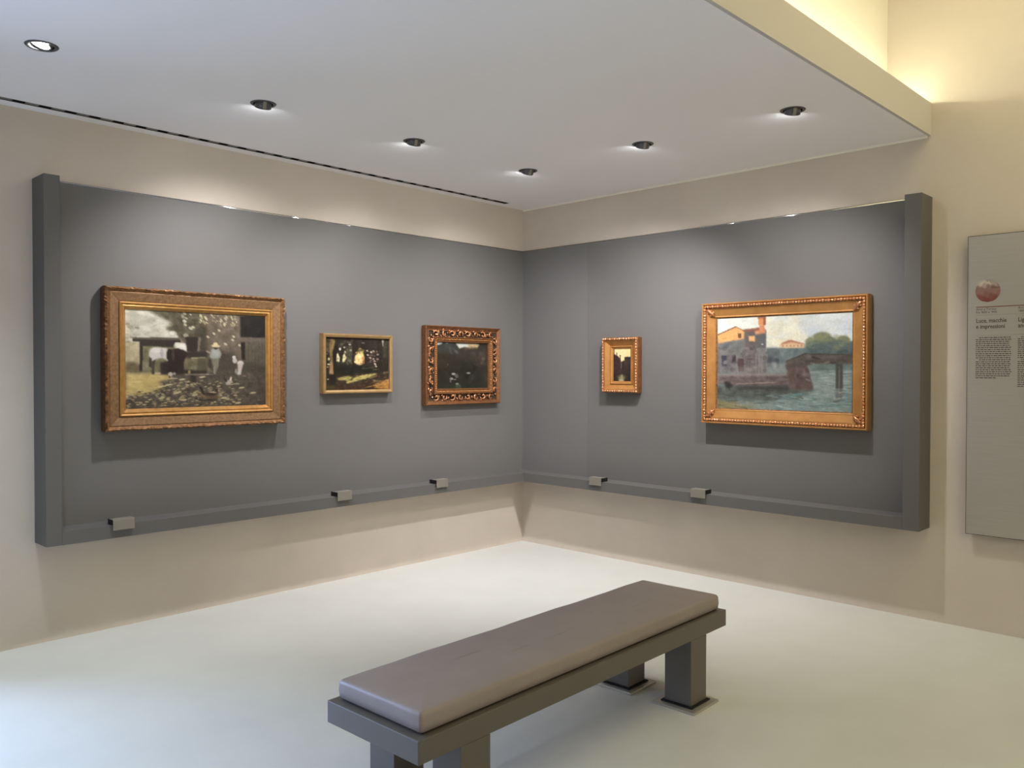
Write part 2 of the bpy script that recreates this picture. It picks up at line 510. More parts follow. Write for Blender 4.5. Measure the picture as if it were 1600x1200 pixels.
# ------------------------------------------------------------------ the five pictures
def paint_farmyard():
    p = Paint(232, 152, [(50, 55), (1510, 112), (1525, 1045), (62, 1080)], (98, 86, 72), 3)
    P = p.poly
    P([(40, 40), (700, 60), (640, 480), (640, 720), (40, 720)], (186, 180, 160), 2, 1, 10, 5)          # pale sunlit building and sky
    p.dabs([(60, 60), (480, 70), (470, 330), (70, 420)], 60, 55, 22, [(206, 202, 188), (176, 170, 152), (160, 154, 138), (212, 208, 194)], 0.5, (-0.6, 0.3))
    p.dabs([(60, 180), (190, 180), (190, 480), (60, 480)], 10, 20, 12, [(120, 112, 96), (140, 132, 112)], 0.6)
    P([(60, 400), (210, 400), (205, 700), (60, 700)], (164, 150, 110), 3, 0.8, 8)
    P([(60, 590), (205, 610), (200, 700), (60, 700)], (92, 78, 52), 2, 0.85, 10)
    # shaded wall on the right
    P([(480, 70), (1240, 90), (1250, 720), (640, 720), (660, 480)], (104, 92, 76), 2, 1, 7, 3)
    P([(880, 110), (1240, 110), (1250, 700), (960, 700)], (112, 98, 82), 3, 0.9, 7, 3)
    # tree foliage
    P([(300, 70), (840, 90), (900, 300), (860, 480), (700, 330), (560, 290), (470, 250), (560, 190), (460, 160)], (92, 84, 66), 2.5, 0.95, 9, 2)
    p.dabs([(300, 70), (850, 80), (880, 330), (640, 330), (480, 200)], 90, 28, 13, [(74, 68, 52), (108, 100, 80), (90, 82, 64), (124, 116, 92)], 0.6, (0, 0.8))
    P([(470, 250), (640, 240), (680, 280), (560, 290)], (84, 76, 58), 1.5)
    P([(780, 240), (890, 240), (900, 500), (800, 500)], (66, 60, 48), 3, 0.85)
    p.dabs([(640, 90), (720, 90), (760, 260), (640, 230)], 9, 18, 10, [(206, 200, 172)], 0.8, (0.3, 0.9))
    p.dabs([(800, 110), (900, 110), (900, 210), (820, 200)], 9, 20, 9, [(200, 192, 140)], 0.8, (0.6, 1.1))
    p.dabs([(940, 100), (1220, 110), (1230, 240), (1180, 240), (950, 190)], 60, 16, 7, [(196, 186, 148), (176, 166, 130)], 0.75, (0.8, 1.2))
    for c in [(905, 335), (1022, 268), (968, 300), (1175, 330), (1165, 365), (1090, 408), (1240, 420), (1355, 338), (1455, 412), (668, 212), (750, 235)]:
        p.ell(c, 18, 11, (196, 186, 156), 0.8, 0.5)
    # bright sky between foliage and shed
    p.dabs([(470, 280), (690, 320), (690, 480), (570, 460), (570, 380)], 26, 26, 18, [(222, 218, 204), (210, 204, 186)], 0.75)
    P([(570, 410), (670, 400), (690, 490), (600, 470)], (214, 212, 200), 1.5, 0.9)
    # dark opening, window
    P([(672, 335), (805, 340), (800, 490), (690, 490)], (50, 42, 36), 1)
    P([(805, 340), (832, 340), (815, 490), (796, 490)], (118, 110, 94), 0.8)
    # dark door and grey boards far right
    P([(1240, 115), (1520, 120), (1520, 345), (1250, 335)], (36, 33, 33), 1.2, 1, 3)
    P([(1235, 335), (1520, 345), (1520, 385), (1240, 380)], (104, 94, 82), 1)
    P([(1255, 385), (1520, 385), (1520, 710), (1260, 700)], (92, 84, 70), 1.2, 1, 4)
    for x in range(1300, 1520, 36):
        p.line((x, 390), (x, 690), 5, (66, 62, 50), 0.7)
    P([(1255, 388), (1298, 388), (1300, 570), (1262, 570)], (40, 32, 27), 0.8)
    P([(960, 480), (1190, 480), (1260, 700), (960, 710)], (68, 61, 51), 4, 0.85)
    P([(1250, 580), (1520, 640), (1520, 715), (1240, 715)], (62, 58, 48), 2, 0.7)
    # lean-to shed
    P([(235, 430), (560, 430), (560, 700), (230, 700)], (120, 114, 84), 1.2, 1, 6)
    P([(205, 380), (240, 380), (232, 700), (200, 700)], (48, 38, 30), 0.8)
    P([(205, 378), (570, 378), (545, 445), (215, 432)], (52, 46, 40), 0.8)
    P([(128, 345), (610, 345), (625, 385), (135, 385)], (88, 80, 66), 0.8)
    P([(128, 368), (625, 372), (620, 392), (140, 388)], (50, 44, 38), 0.6)
    P([(60, 690), (330, 690), (330, 705), (60, 705)], (96, 84, 62), 1)
    # ground
    P([(40, 700), (1540, 705), (1540, 1100), (40, 1100)], (82, 72, 62), 1.5, 1, 5, 2)
    P([(60, 705), (480, 715), (560, 760), (400, 800), (450, 850), (280, 930), (60, 940)], (188, 164, 100), 2.2, 1, 7, 3)
    p.dabs([(60, 720), (420, 730), (320, 900), (60, 920)], 25, 50, 9, [(200, 178, 112), (180, 156, 94)], 0.5)
    p.dabs([(60, 890), (560, 780), (1150, 780), (1280, 1040), (60, 1075)], 420, 17, 6, [(172, 156, 108), (154, 140, 98), (188, 174, 126)], 0.8, (-0.25, 0.1))
    p.dabs([(60, 900), (760, 880), (1000, 1060), (60, 1080)], 200, 15, 5, [(62, 52, 44), (72, 62, 50)], 0.7, (-0.25, 0.15))
    p.dabs([(1000, 740), (1500, 740), (1500, 1040), (1100, 1040)], 12, 26, 6, [(150, 140, 116), (132, 124, 104)], 0.7)
    for c in [(775, 935), (1080, 965), (430, 965), (660, 985), (580, 915), (640, 775), (500, 830), (1265, 862), (1390, 915), (850, 750), (1230, 1020)]:
        p.ell(c, 34, 9, (190, 178, 134), 0.8, -0.1)
    p.line((670, 724), (960, 724), 12, (168, 158, 140), 0.7)
    # trough
    P([(665, 560), (890, 545), (900, 690), (850, 695), (655, 670)], (112, 104, 76), 1, 1, 8)
    P([(800, 560), (890, 550), (900, 690), (790, 690)], (76, 72, 56), 2, 0.8)
    P([(640, 675), (900, 685), (900, 715), (640, 715)], (40, 33, 28), 1.5, 0.9)
    p.line((735, 552), (885, 548), 12, (190, 182, 140), 0.9)
    P([(690, 490), (900, 490), (900, 545), (700, 550)], (46, 42, 36), 1.5, 0.9)
    p.line((715, 680), (715, 712), 22, (160, 140, 80), 0.8)
    # dark cart behind, horse
    P([(410, 600), (640, 560), (650, 720), (420, 720)], (46, 36, 34), 1.5)
    P([(490, 470), (600, 455), (700, 520), (660, 570), (650, 705), (500, 705)], (42, 28, 26), 1)
    P([(560, 460), (640, 465), (700, 500), (690, 540), (620, 530)], (50, 32, 28), 1)
    P([(340, 452), (480, 448), (500, 520), (490, 585), (440, 555), (390, 560), (330, 600), (300, 560), (298, 490)], (188, 181, 175), 1)
    p.ell((380, 475), 70, 26, (206, 199, 192), 0.8)
    p.ell((430, 500), 18, 45, (150, 142, 144), 0.6)
    P([(300, 540), (325, 560), (325, 655), (296, 640)], (60, 48, 42), 0.8)
    P([(325, 590), (370, 565), (352, 640), (356, 720), (325, 725)], (70, 58, 50), 0.8)
    P([(492, 470), (520, 462), (520, 590), (480, 560), (478, 500)], (38, 28, 26), 0.8)
    p.ell((545, 520), 14, 60, (92, 74, 62), 0.6)
    p.ell((390, 712), 28, 10, (186, 170, 128), 0.8)
    # hen and small white bird
    p.ell((520, 720), 24, 20, (180, 168, 160), 0.9); p.ell((560, 715), 14, 14, (160, 146, 138), 0.8); p.ell((510, 750), 8, 12, (60, 46, 42), 0.8)
    p.ell((545, 765), 50, 7, (172, 160, 134), 0.8)
    # farmer in straw hat
    P([(935, 560), (1025, 560), (1020, 640), (985, 720), (965, 720), (970, 640), (945, 620)], (120, 114, 98), 0.8)
    P([(945, 455), (1020, 455), (1050, 510), (1035, 555), (1015, 560), (940, 560), (925, 530)], (146, 148, 138), 0.9)
    p.ell((990, 500), 36, 34, (158, 160, 152), 0.7)
    p.line((930, 500), (890, 480), 18, (150, 142, 120), 0.9)
    p.ell((988, 450), 22, 16, (70, 54, 42), 0.9)
    p.ell((988, 428), 46, 15, (200, 182, 136), 0.95, 0.05); p.ell((985, 408), 24, 16, (206, 190, 146), 0.95)
    p.line((978, 640), (975, 715), 20, (134, 132, 112), 0.8)
    P([(905, 560), (945, 560), (960, 690), (910, 640)], (56, 48, 42), 1.5, 0.8)
    # child in white bending
    p.ell((1182, 545), 20, 17, (196, 190, 186), 0.95); p.ell((1190, 580), 26, 28, (186, 178, 170), 0.9); p.ell((1250, 605), 36, 26, (192, 184, 176), 0.95)
    P([(1222, 610), (1280, 610), (1255, 725), (1215, 725), (1225, 660)], (176, 166, 156), 0.8)
    p.ell((1205, 690), 12, 28, (150, 140, 130), 0.8)
    # bucket and hens in front
    P([(730, 735), (785, 740), (785, 810), (735, 805)], (52, 46, 40), 1)
    p.ell((930, 950), 108, 40, (94, 74, 56), 0.95, 0.12); p.ell((940, 925), 60, 22, (58, 44, 36), 0.9)
    p.line((830, 850), (870, 930), 26, (50, 38, 32), 0.95); p.line((1005, 870), (995, 930), 24, (62, 42, 34), 0.95)
    p.ell((960, 908), 44, 8, (168, 150, 124), 0.9, 0.1); p.ell((860, 945), 40, 12, (126, 102, 74), 0.8, 0.6); p.ell((920, 990), 90, 10, (46, 38, 34), 0.8)
    p.ell((1130, 805), 38, 24, (160, 148, 134), 0.95, -0.4); p.ell((1150, 768), 10, 22, (196, 182, 168), 0.95, 0.3); p.line((1075, 760), (1110, 800), 18, (58, 48, 44), 0.95)
    p.line((1160, 825), (1245, 822), 12, (158, 148, 122), 0.8)
    p.poly([(1400, 380), (1540, 380), (1540, 1060), (1420, 1060)], (52, 48, 46), 8, 0.25)
    return p.finish(sat=0.82)


def paint_woodland():
    p = Paint(150, 122, [(88, 98), (1262, 150), (1255, 1125), (85, 1132)], (44, 38, 28), 5)
    P = p.poly
    p.dabs([(80, 90), (1270, 90), (1270, 760), (80, 760)], 220, 45, 40, [(46, 40, 26), (38, 32, 22), (56, 48, 34), (34, 38, 28), (50, 36, 30)], 0.5, (0, 1.5))
    P([(900, 120), (1270, 140), (1260, 760), (860, 760)], (50, 42, 34), 4, 0.7, 5)
    p.dabs([(380, 160), (600, 160), (600, 700), (400, 700)], 60, 26, 22, [(96, 96, 78), (60, 62, 46), (118, 116, 96), (42, 42, 30)], 0.6)
    P([(510, 300), (580, 300), (580, 560), (480, 640), (460, 480)], (112, 110, 88), 3, 0.6, 8)
    p.dabs([(100, 100), (260, 100), (260, 420), (100, 420)], 30, 22, 30, [(98, 74, 68), (76, 50, 48), (120, 100, 70)], 0.5)
    # trunks
    P([(185, 150), (270, 160), (235, 400), (230, 560), (240, 820), (165, 810), (180, 560), (170, 300)], (138, 112, 64), 1.2, 1, 10, 2)
    P([(165, 600), (240, 600), (245, 830), (165, 820)], (164, 122, 82), 1.5, 0.8, 6)
    P([(225, 380), (330, 150), (300, 400), (285, 700), (280, 1040), (170, 1040), (175, 850), (245, 830), (235, 560)], (34, 27, 22), 1.2)
    P([(600, 150), (700, 150), (690, 420), (610, 690), (570, 690), (595, 420)], (44, 34, 24), 1.2)
    P([(800, 150), (880, 150), (860, 650), (820, 650)], (48, 34, 28), 1.5, 0.8)
    P([(1050, 160), (1180, 160), (1150, 760), (1040, 760)], (44, 37, 30), 1.5)
    P([(1140, 180), (1260, 180), (1250, 520), (1150, 520)], (76, 72, 60), 3, 0.6, 8)
    P([(1128, 168), (1168, 168), (1160, 300), (1145, 290)], (168, 162, 146), 0.8, 0.95)
    P([(340, 560), (400, 300), (470, 200), (400, 500), (380, 640)], (36, 32, 22), 1)
    # openings of light
    P([(292, 580), (300, 440), (320, 405), (355, 500), (350, 590)], (214, 204, 160), 0.9)
    P([(402, 590), (410, 470), (440, 420), (480, 510), (440, 590)], (212, 202, 150), 0.9)
    p.ell((360, 340), 20, 26, (210, 206, 196), 0.9); p.ell((440, 308), 18, 16, (196, 192, 180), 0.8); p.ell((540, 250), 22, 16, (196, 190, 178), 0.85); p.ell((455, 395), 18, 22, (190, 180, 140), 0.8)
    p.ell((555, 365), 22, 20, (164, 160, 140), 0.7); p.ell((505, 205), 20, 10, (150, 146, 134), 0.6); p.ell((785, 225), 30, 12, (152, 148, 142), 0.7)
    P([(640, 470), (720, 380), (780, 380), (810, 520), (760, 650), (700, 660), (620, 600), (625, 540)], (236, 202, 132), 1.2)
    P([(760, 500), (800, 480), (812, 620), (770, 640)], (186, 124, 68), 1.2, 0.9)
    p.ell((700, 500), 60, 40, (244, 212, 146), 0.7); p.ell((650, 590), 26, 24, (236, 216, 160), 0.8)
    p.dabs([(690, 330), (800, 330), (800, 430), (690, 430)], 14, 18, 16, [(120, 104, 56), (160, 140, 84)], 0.7)
    p.dabs([(840, 350), (1060, 380), (1050, 680), (850, 560)], 36, 20, 14, [(160, 130, 110), (120, 92, 76), (184, 164, 148)], 0.75, (-0.5, 0.7))
    for c in [(932, 408), (918, 515), (995, 578), (1003, 635), (870, 460), (860, 380), (1020, 680)]:
        p.ell(c, 22, 15, (206, 188, 170), 0.85, 0.4)
    p.ell((155, 530), 18, 26, (198, 186, 140), 0.9); p.ell((150, 632), 26, 12, (200, 190, 150), 0.9); p.ell((132, 685), 16, 14, (170, 156, 120), 0.8); p.ell((135, 920), 20, 12, (170, 160, 140), 0.8); p.ell((122, 432), 14, 10, (150, 128, 120), 0.8)
    # undergrowth and ground
    P([(280, 640), (620, 660), (870, 660), (1050, 760), (1050, 800), (600, 860), (280, 880)], (32, 32, 22), 2, 0.95, 4)
    p.ell((640, 770), 50, 50, (38, 38, 38), 0.7)
    p.dabs([(740, 660), (1060, 680), (1060, 780), (800, 740)], 16, 34, 5, [(92, 80, 62), (130, 116, 90)], 0.6, (-0.15, 0.05))
    P([(80, 1000), (280, 1040), (460, 1000), (900, 960), (1260, 860), (1260, 1140), (80, 1140)], (64, 42, 28), 2, 1, 6)
    P([(280, 860), (1050, 800), (1260, 800), (1260, 980), (420, 1080), (280, 1040)], (62, 46, 34), 2, 0.9, 5)
    P([(300, 905), (450, 865), (600, 875), (540, 935), (400, 945), (320, 935)], (168, 158, 84), 1.2, 1, 6)
    P([(600, 900), (740, 850), (1050, 815), (900, 890), (700, 950), (500, 1008), (460, 1000), (480, 965)], (184, 170, 92), 1.2, 1, 8)
    P([(860, 900), (1050, 850), (1040, 870), (900, 915)], (150, 136, 86), 1, 0.8)
    P([(540, 935), (640, 880), (560, 950)], (40, 36, 26), 1, 0.9)
    P([(1150, 790), (1250, 785), (1250, 822), (1160, 820)], (128, 110, 90), 1, 0.8)
    P([(1050, 1000), (1200, 945), (1260, 930), (1260, 1120), (1060, 1120), (960, 1050)], (190, 136, 66), 2.5, 0.95, 9)
    p.dabs([(820, 960), (1250, 940), (1250, 1120), (860, 1110)], 24, 40, 7, [(206, 156, 84), (150, 104, 56), (166, 150, 70)], 0.7, (-0.3, 0))
    p.ell((990, 950), 40, 7, (170, 150, 104), 0.8)
    P([(80, 1050), (260, 1045), (270, 1100), (90, 1110)], (78, 80, 36), 2, 0.8)
    p.dabs([(290, 1030), (480, 1030), (480, 1110), (290, 1110)], 10, 20, 8, [(104, 98, 76), (50, 40, 32)], 0.6)
    p.dabs([(300, 160), (1260, 160), (1260, 660), (300, 660)], 240, 12, 9, [(88, 78, 56), (66, 60, 44), (110, 98, 74), (40, 34, 26)], 0.5, (0, 1.5))
    p.dabs([(290, 820), (1250, 800), (1250, 1120), (290, 1120)], 160, 26, 6, [(90, 62, 44), (110, 84, 58), (52, 36, 26), (128, 116, 66)], 0.5, (-0.35, 0.05))
    p.dabs([(440, 860), (1040, 815), (900, 900), (480, 1000)], 50, 24, 7, [(202, 190, 116), (150, 142, 74)], 0.6, (-0.4, 0))
    p.dabs([(630, 390), (800, 390), (790, 640), (640, 640)], 30, 12, 14, [(250, 222, 164), (216, 176, 108), (196, 150, 92)], 0.5)
    P([(80, 95), (1270, 145), (1270, 172), (80, 125)], (30, 20, 16), 1, 0.7)
    return p.finish(sat=0.85)


def paint_dusk_garden():
    p = Paint(130, 96, [(85, 105), (1245, 125), (1235, 1090), (95, 1105)], (42, 40, 32), 8)
    P = p.poly
    P([(85, 100), (520, 100), (620, 260), (560, 380), (85, 330)], (60, 63, 60), 4, 1, 4)
    P([(560, 210), (820, 190), (1250, 200), (1250, 620), (560, 480)], (66, 58, 50), 8, 0.9, 5)
    P([(85, 320), (460, 330), (420, 660), (85, 680)], (56, 48, 38), 8, 0.8, 4)
    p.dabs([(360, 160), (600, 200), (600, 340), (380, 330)], 24, 34, 11, [(92, 88, 86), (72, 70, 66)], 0.5, (0.7, 1.1))
    P([(508, 125), (830, 130), (1050, 145), (1010, 215), (830, 235), (700, 215), (600, 245)], (190, 190, 182), 1.2)
    P([(780, 140), (1050, 148), (1010, 215), (830, 235)], (170, 144, 100), 1.5, 0.8)
    p.dabs([(820, 140), (1040, 150), (1010, 200), (830, 200)], 14, 26, 8, [(214, 188, 136), (150, 124, 84)], 0.8)
    P([(700, 215), (1010, 210), (1040, 250), (720, 270)], (100, 80, 60), 1.5, 0.7)
    P([(85, 105), (225, 108), (220, 140), (120, 175), (88, 170)], (196, 196, 190), 1)
    p.ell((320, 128), 30, 16, (150, 140, 138), 0.8)
    P([(80, 640), (420, 640), (700, 420), (1040, 560), (1250, 650), (1250, 1110), (80, 1110)], (40, 39, 31), 8, 0.85, 3)
    p.dabs([(700, 380), (1240, 260), (1240, 640), (760, 560)], 34, 34, 30, [(70, 60, 50), (56, 54, 42), (84, 72, 60)], 0.4)
    p.ell((1140, 460), 40, 44, (104, 92, 76), 0.7); p.ell((1100, 550), 26, 30, (98, 78, 62), 0.7); p.ell((1140, 380), 60, 60, (74, 66, 58), 0.6)
    p.ell((340, 590), 12, 20, (96, 90, 82), 0.7); p.ell((300, 640), 30, 14, (66, 58, 54), 0.6)
    P([(1060, 650), (1240, 640), (1240, 1090), (1100, 1090)], (56, 50, 42), 6, 0.8)
    p.line((1195, 780), (1190, 960), 34, (86, 82, 62), 0.7, 3)
    p.ell((470, 790), 44, 22, (150, 148, 142), 0.9); p.ell((535, 830), 44, 40, (96, 94, 86), 0.8, 0.6)
    p.ell((425, 890), 40, 22, (140, 138, 132), 0.9); p.ell((405, 930), 20, 40, (100, 98, 92), 0.8); p.ell((500, 905), 36, 14, (106, 104, 96), 0.8)
    p.ell((550, 1000), 36, 20, (130, 136, 120), 0.9); p.ell((575, 1055), 66, 42, (84, 92, 74), 0.85)
    p.ell((805, 770), 44, 18, (130, 132, 126), 0.9); p.ell((890, 850), 70, 60, (52, 52, 48), 0.6)
    P([(80, 1040), (1240, 1030), (1240, 1110), (80, 1110)], (40, 52, 38), 3, 0.6)
    P([(80, 98), (1250, 115), (1250, 138), (80, 122)], (36, 28, 22), 1, 0.3)
    return p.finish(2)


def paint_lagoon_night():
    p = Paint(62, 92, [(125, 130), (615, 130), (605, 1080), (120, 1085)], (58, 46, 40), 11)
    P = p.poly
    P([(115, 120), (625, 120), (620, 560), (115, 560)], (226, 208, 158), 1, 1, 3)
    P([(110, 250), (150, 280), (250, 345), (290, 400), (330, 440), (335, 520), (360, 560), (360, 1090), (110, 1090)], (64, 48, 46), 1, 1, 4)
    P([(435, 420), (450, 385), (515, 370), (620, 380), (620, 1090), (340, 1090), (340, 520), (400, 480), (440, 470)], (60, 48, 44), 1, 1, 4)
    P([(430, 375), (620, 375), (620, 400), (430, 400)], (46, 36, 28), 1, 0.8)
    p.line((140, 110), (140, 300), 26, (66, 44, 32), 1, 0.7)
    p.line((218, 240), (218, 340), 24, (92, 80, 56), 1, 0.7); p.line((320, 320), (318, 460), 24, (84, 72, 50), 1, 0.7)
    p.ell((320, 335), 22, 14, (88, 76, 54), 0.9)
    P([(440, 480), (500, 470), (500, 600), (430, 600)], (84, 72, 60), 2, 0.6)
    P([(480, 500), (580, 480), (560, 700), (480, 700)], (74, 62, 56), 4, 0.5)
    p.line((345, 550), (345, 710), 18, (140, 126, 112), 0.95, 0.6)
    P([(110, 860), (620, 860), (620, 1090), (110, 1090)], (46, 38, 32), 3, 0.9, 3)
    P([(560, 560), (620, 560), (620, 1090), (560, 1090)], (40, 34, 28), 3, 0.7)
    p.ell((350, 960), 120, 60, (102, 96, 76), 0.8, 0, 0.9); p.ell((350, 1010), 80, 70, (140, 134, 106), 0.8, 0, 0.8); p.ell((345, 1060), 70, 34, (172, 162, 126), 0.9, 0, 0.6)
    p.ell((360, 950), 24, 60, (150, 144, 114), 0.7)
    return p.finish(2)


def paint_canal():
    p = Paint(232, 160, [(70, 110), (1522, 45), (1515, 1155), (65, 1090)], (120, 128, 122), 14)
    P = p.poly
    # sky
    P([(60, 40), (1530, 40), (1530, 470), (60, 470)], (202, 204, 196), 1)
    p.dabs([(580, 60), (1000, 60), (1000, 420), (600, 420)], 50, 70, 40, [(212, 206, 182), (206, 202, 184), (214, 210, 190)], 0.5, (-0.6, 0.4))
    p.dabs([(900, 50), (1520, 50), (1520, 330), (1000, 330)], 60, 80, 34, [(194, 200, 204), (202, 204, 204), (188, 196, 204)], 0.45, (-0.6, 0.3))
    p.dabs([(700, 320), (1520, 320), (1520, 440), (620, 440)], 26, 70, 18, [(216, 202, 172), (210, 206, 194)], 0.5)
    p.dabs([(80, 110), (500, 95), (500, 220), (90, 260)], 22, 50, 24, [(196, 194, 186), (206, 206, 200)], 0.5)
    # far buildings and trees
    P([(590, 430), (740, 435), (740, 600), (590, 600)], (96, 104, 104), 1.5, 1, 5)
    P([(730, 430), (1040, 430), (1040, 620), (730, 620)], (106, 116, 116), 1.5, 1, 5)
    P([(738, 395), (830, 350), (860, 345), (900, 370), (1005, 390), (1005, 435), (738, 432)], (206, 172, 138), 1)
    P([(745, 388), (830, 348), (870, 350), (1000, 388), (1000, 398), (860, 372), (760, 395)], (168, 124, 100), 0.8)
    for x in range(770, 1000, 40):
        p.ell((x, 412), 7, 10, (150, 116, 98), 0.8)
    P([(1010, 400), (1530, 380), (1530, 520), (1000, 520)], (88, 100, 98), 2.5, 1, 6)
    for c, rx, ry, co in [((1190, 330), 100, 66, (126, 130, 100)), ((1060, 370), 46, 44, (134, 136, 106)), ((1420, 360), 66, 52, (114, 118, 98)), ((1270, 370), 80, 50, (118, 124, 100)), ((1340, 400), 90, 50, (98, 108, 100)), ((1500, 420), 60, 50, (94, 104, 102)), ((1130, 400), 110, 46, (112, 120, 104)), ((1240, 430), 180, 50, (90, 102, 100))]:
        p.ell(c, rx, ry, co, 0.95, 0, 0.35)
    p.dabs([(1020, 290), (1480, 290), (1480, 460), (1020, 460)], 50, 24, 16, [(138, 140, 104), (104, 112, 100), (120, 124, 96)], 0.35)
    # house on the left: shaded block, sunlit gable, chimney
    P([(60, 290), (350, 230), (590, 230), (590, 720), (60, 720)], (110, 108, 106), 1, 1, 6)
    P([(350, 230), (480, 235), (480, 720), (370, 720)], (100, 92, 90), 1.5, 0.8, 6)
    P([(68, 285), (265, 195), (350, 245), (352, 335), (180, 360), (100, 385), (70, 380)], (206, 160, 106), 1)
    p.dabs([(80, 290), (330, 240), (330, 340), (80, 370)], 20, 34, 12, [(214, 170, 116), (196, 150, 98)], 0.6)
    p.line((68, 288), (265, 198), 12, (120, 82, 66), 0.95); p.line((262, 198), (352, 246), 10, (140, 98, 76), 0.95)
    P([(288, 270), (322, 270), (322, 325), (290, 325)], (112, 78, 60), 0.6)
    P([(352, 232), (540, 205), (545, 245), (352, 250)], (138, 90, 74), 1)
    P([(462, 248), (575, 235), (575, 290), (480, 292)], (200, 146, 108), 1)
    P([(515, 180), (572, 180), (578, 280), (520, 280)], (190, 132, 100), 0.8)
    P([(502, 98), (582, 95), (582, 182), (505, 184)], (196, 138, 92), 0.8)
    P([(560, 96), (584, 95), (584, 182), (562, 182)], (138, 92, 70), 0.8)
    P([(500, 92), (586, 88), (586, 104), (500, 108)], (134, 70, 50), 0.7)
    P([(400, 300), (470, 300), (470, 362), (402, 358)], (208, 164, 116), 0.9)
    P([(480, 280), (585, 270), (585, 430), (490, 430)], (94, 92, 92), 1.2, 0.9)
    p.ell((548, 393), 12, 9, (200, 194, 188), 0.7)
    P([(70, 380), (350, 340), (350, 500), (70, 500)], (112, 114, 112), 2, 0.6, 5)
    for a in [((110, 515), (170, 515), (165, 630), (115, 630), (62, 62, 78)), ((170, 515), (260, 515), (260, 600), (180, 600), (92, 86, 92)), ((220, 515), (262, 515), (260, 600), (225, 600), (60, 52, 54)), ((285, 550), (350, 548), (350, 690), (290, 690), (76, 58, 56)), ((400, 430), (450, 430), (450, 460), (400, 460), (82, 76, 76)), ((390, 540), (450, 540), (450, 570), (390, 570), (84, 74, 72)), ((140, 390), (190, 385), (190, 430), (140, 430), (92, 96, 98))]:
        P(a[:4], a[4], 0.9, 0.9)
    p.ell((150, 590), 16, 22, (120, 116, 132), 0.9)
    P([(270, 640), (600, 640), (600, 715), (270, 715)], (122, 116, 112), 2.5, 0.6, 5)
    p.dabs([(80, 430), (590, 430), (590, 710), (80, 710)], 70, 26, 18, [(126, 120, 116), (94, 88, 88), (134, 124, 118), (88, 80, 78)], 0.4)
    for x in (480, 515, 545, 600):
        p.line((x, 500), (x, 700), 10, (138, 130, 124), 0.5)
    P([(600, 540), (665, 540), (665, 660), (605, 660)], (74, 72, 78), 2, 0.9); P([(670, 560), (728, 555), (725, 660), (705, 660), (700, 600)], (66, 68, 74), 1.2, 0.9)
    P([(600, 600), (810, 600), (810, 720), (610, 720)], (130, 134, 132), 2, 0.6); P([(650, 590), (700, 600), (705, 660), (660, 660)], (146, 148, 150), 1.5, 0.7)
    # water
    P([(60, 720), (820, 720), (1040, 620), (1530, 600), (1530, 1170), (60, 1110)], (128, 140, 136), 1.5, 1, 4)
    P([(1040, 620), (1530, 610), (1530, 730), (1060, 720)], (100, 114, 110), 3, 0.9, 5)
    p.dabs([(1050, 680), (1520, 680), (1520, 900), (1100, 900)], 60, 60, 10, [(146, 156, 154), (156, 166, 164), (132, 144, 142)], 0.55, (-0.1, 0.1))
    P([(60, 840), (840, 870), (1100, 900), (1100, 950), (700, 1010), (60, 1010)], (82, 86, 80), 4, 0.95, 5)
    p.dabs([(60, 880), (1100, 900), (900, 1040), (60, 1050)], 80, 50, 9, [(76, 82, 78), (98, 104, 100), (86, 90, 80)], 0.55, (-0.1, 0.15))
    p.dabs([(620, 960), (1515, 900), (1515, 1150), (700, 1120)], 170, 42, 7, [(120, 140, 140), (144, 164, 164), (90, 112, 114), (102, 128, 130), (164, 178, 176)], 0.65, (-0.15, 0.2))
    p.dabs([(1000, 820), (1515, 820), (1515, 1000), (1000, 1000)], 70, 40, 7, [(160, 170, 168), (110, 122, 120), (140, 150, 148)], 0.55, (-0.12, 0.12))
    P([(60, 1000), (330, 1060), (620, 1095), (60, 1100)], (126, 118, 84), 3, 0.85, 7)
    p.dabs([(70, 1000), (500, 1030), (560, 1095), (70, 1095)], 26, 44, 8, [(140, 128, 92), (160, 142, 110), (104, 100, 76)], 0.6, (0.05, 0.3))
    # quay
    P([(60, 725), (820, 720), (850, 860), (600, 845), (300, 850), (70, 820)], (100, 88, 86), 1.2, 1, 6)
    P([(60, 720), (810, 715), (815, 742), (60, 745)], (132, 124, 120), 1.2, 0.9)
    p.dabs([(80, 750), (800, 750), (820, 840), (90, 820)], 40, 46, 14, [(112, 100, 96), (86, 74, 72), (122, 110, 104)], 0.5)
    p.line((260, 830), (690, 812), 14, (134, 126, 118), 0.8)
    P([(240, 850), (840, 850), (840, 905), (640, 900), (300, 890)], (54, 50, 46), 2.5, 0.85)
    P([(140, 800), (190, 800), (240, 850), (190, 880), (150, 860)], (48, 44, 44), 1.5, 0.9)
    # bridge pier and footbridge
    P([(800, 600), (1020, 600), (1045, 690), (1095, 860), (1090, 905), (840, 890), (820, 720)], (96, 80, 76), 1.2, 1, 6)
    p.dabs([(840, 640), (1030, 640), (1080, 880), (850, 870)], 30, 40, 20, [(106, 90, 84), (84, 70, 68)], 0.45, (1, 1.6))
    P([(965, 715), (1050, 720), (1060, 750), (980, 745)], (132, 124, 120), 2, 0.8); p.ell((1040, 790), 30, 10, (130, 128, 122), 0.7, 0.4)
    P([(795, 590), (1000, 495), (1060, 500), (1530, 510), (1530, 600), (1060, 610), (900, 660), (800, 665)], (92, 86, 78), 1.2, 1, 6)
    p.line((800, 585), (1010, 500), 12, (68, 60, 56), 0.95); p.line((1005, 502), (1525, 515), 13, (70, 68, 64), 0.95)
    P([(800, 620), (1060, 560), (1530, 570), (1530, 620), (1100, 610), (1060, 630), (820, 660)], (74, 66, 60), 2, 0.7)
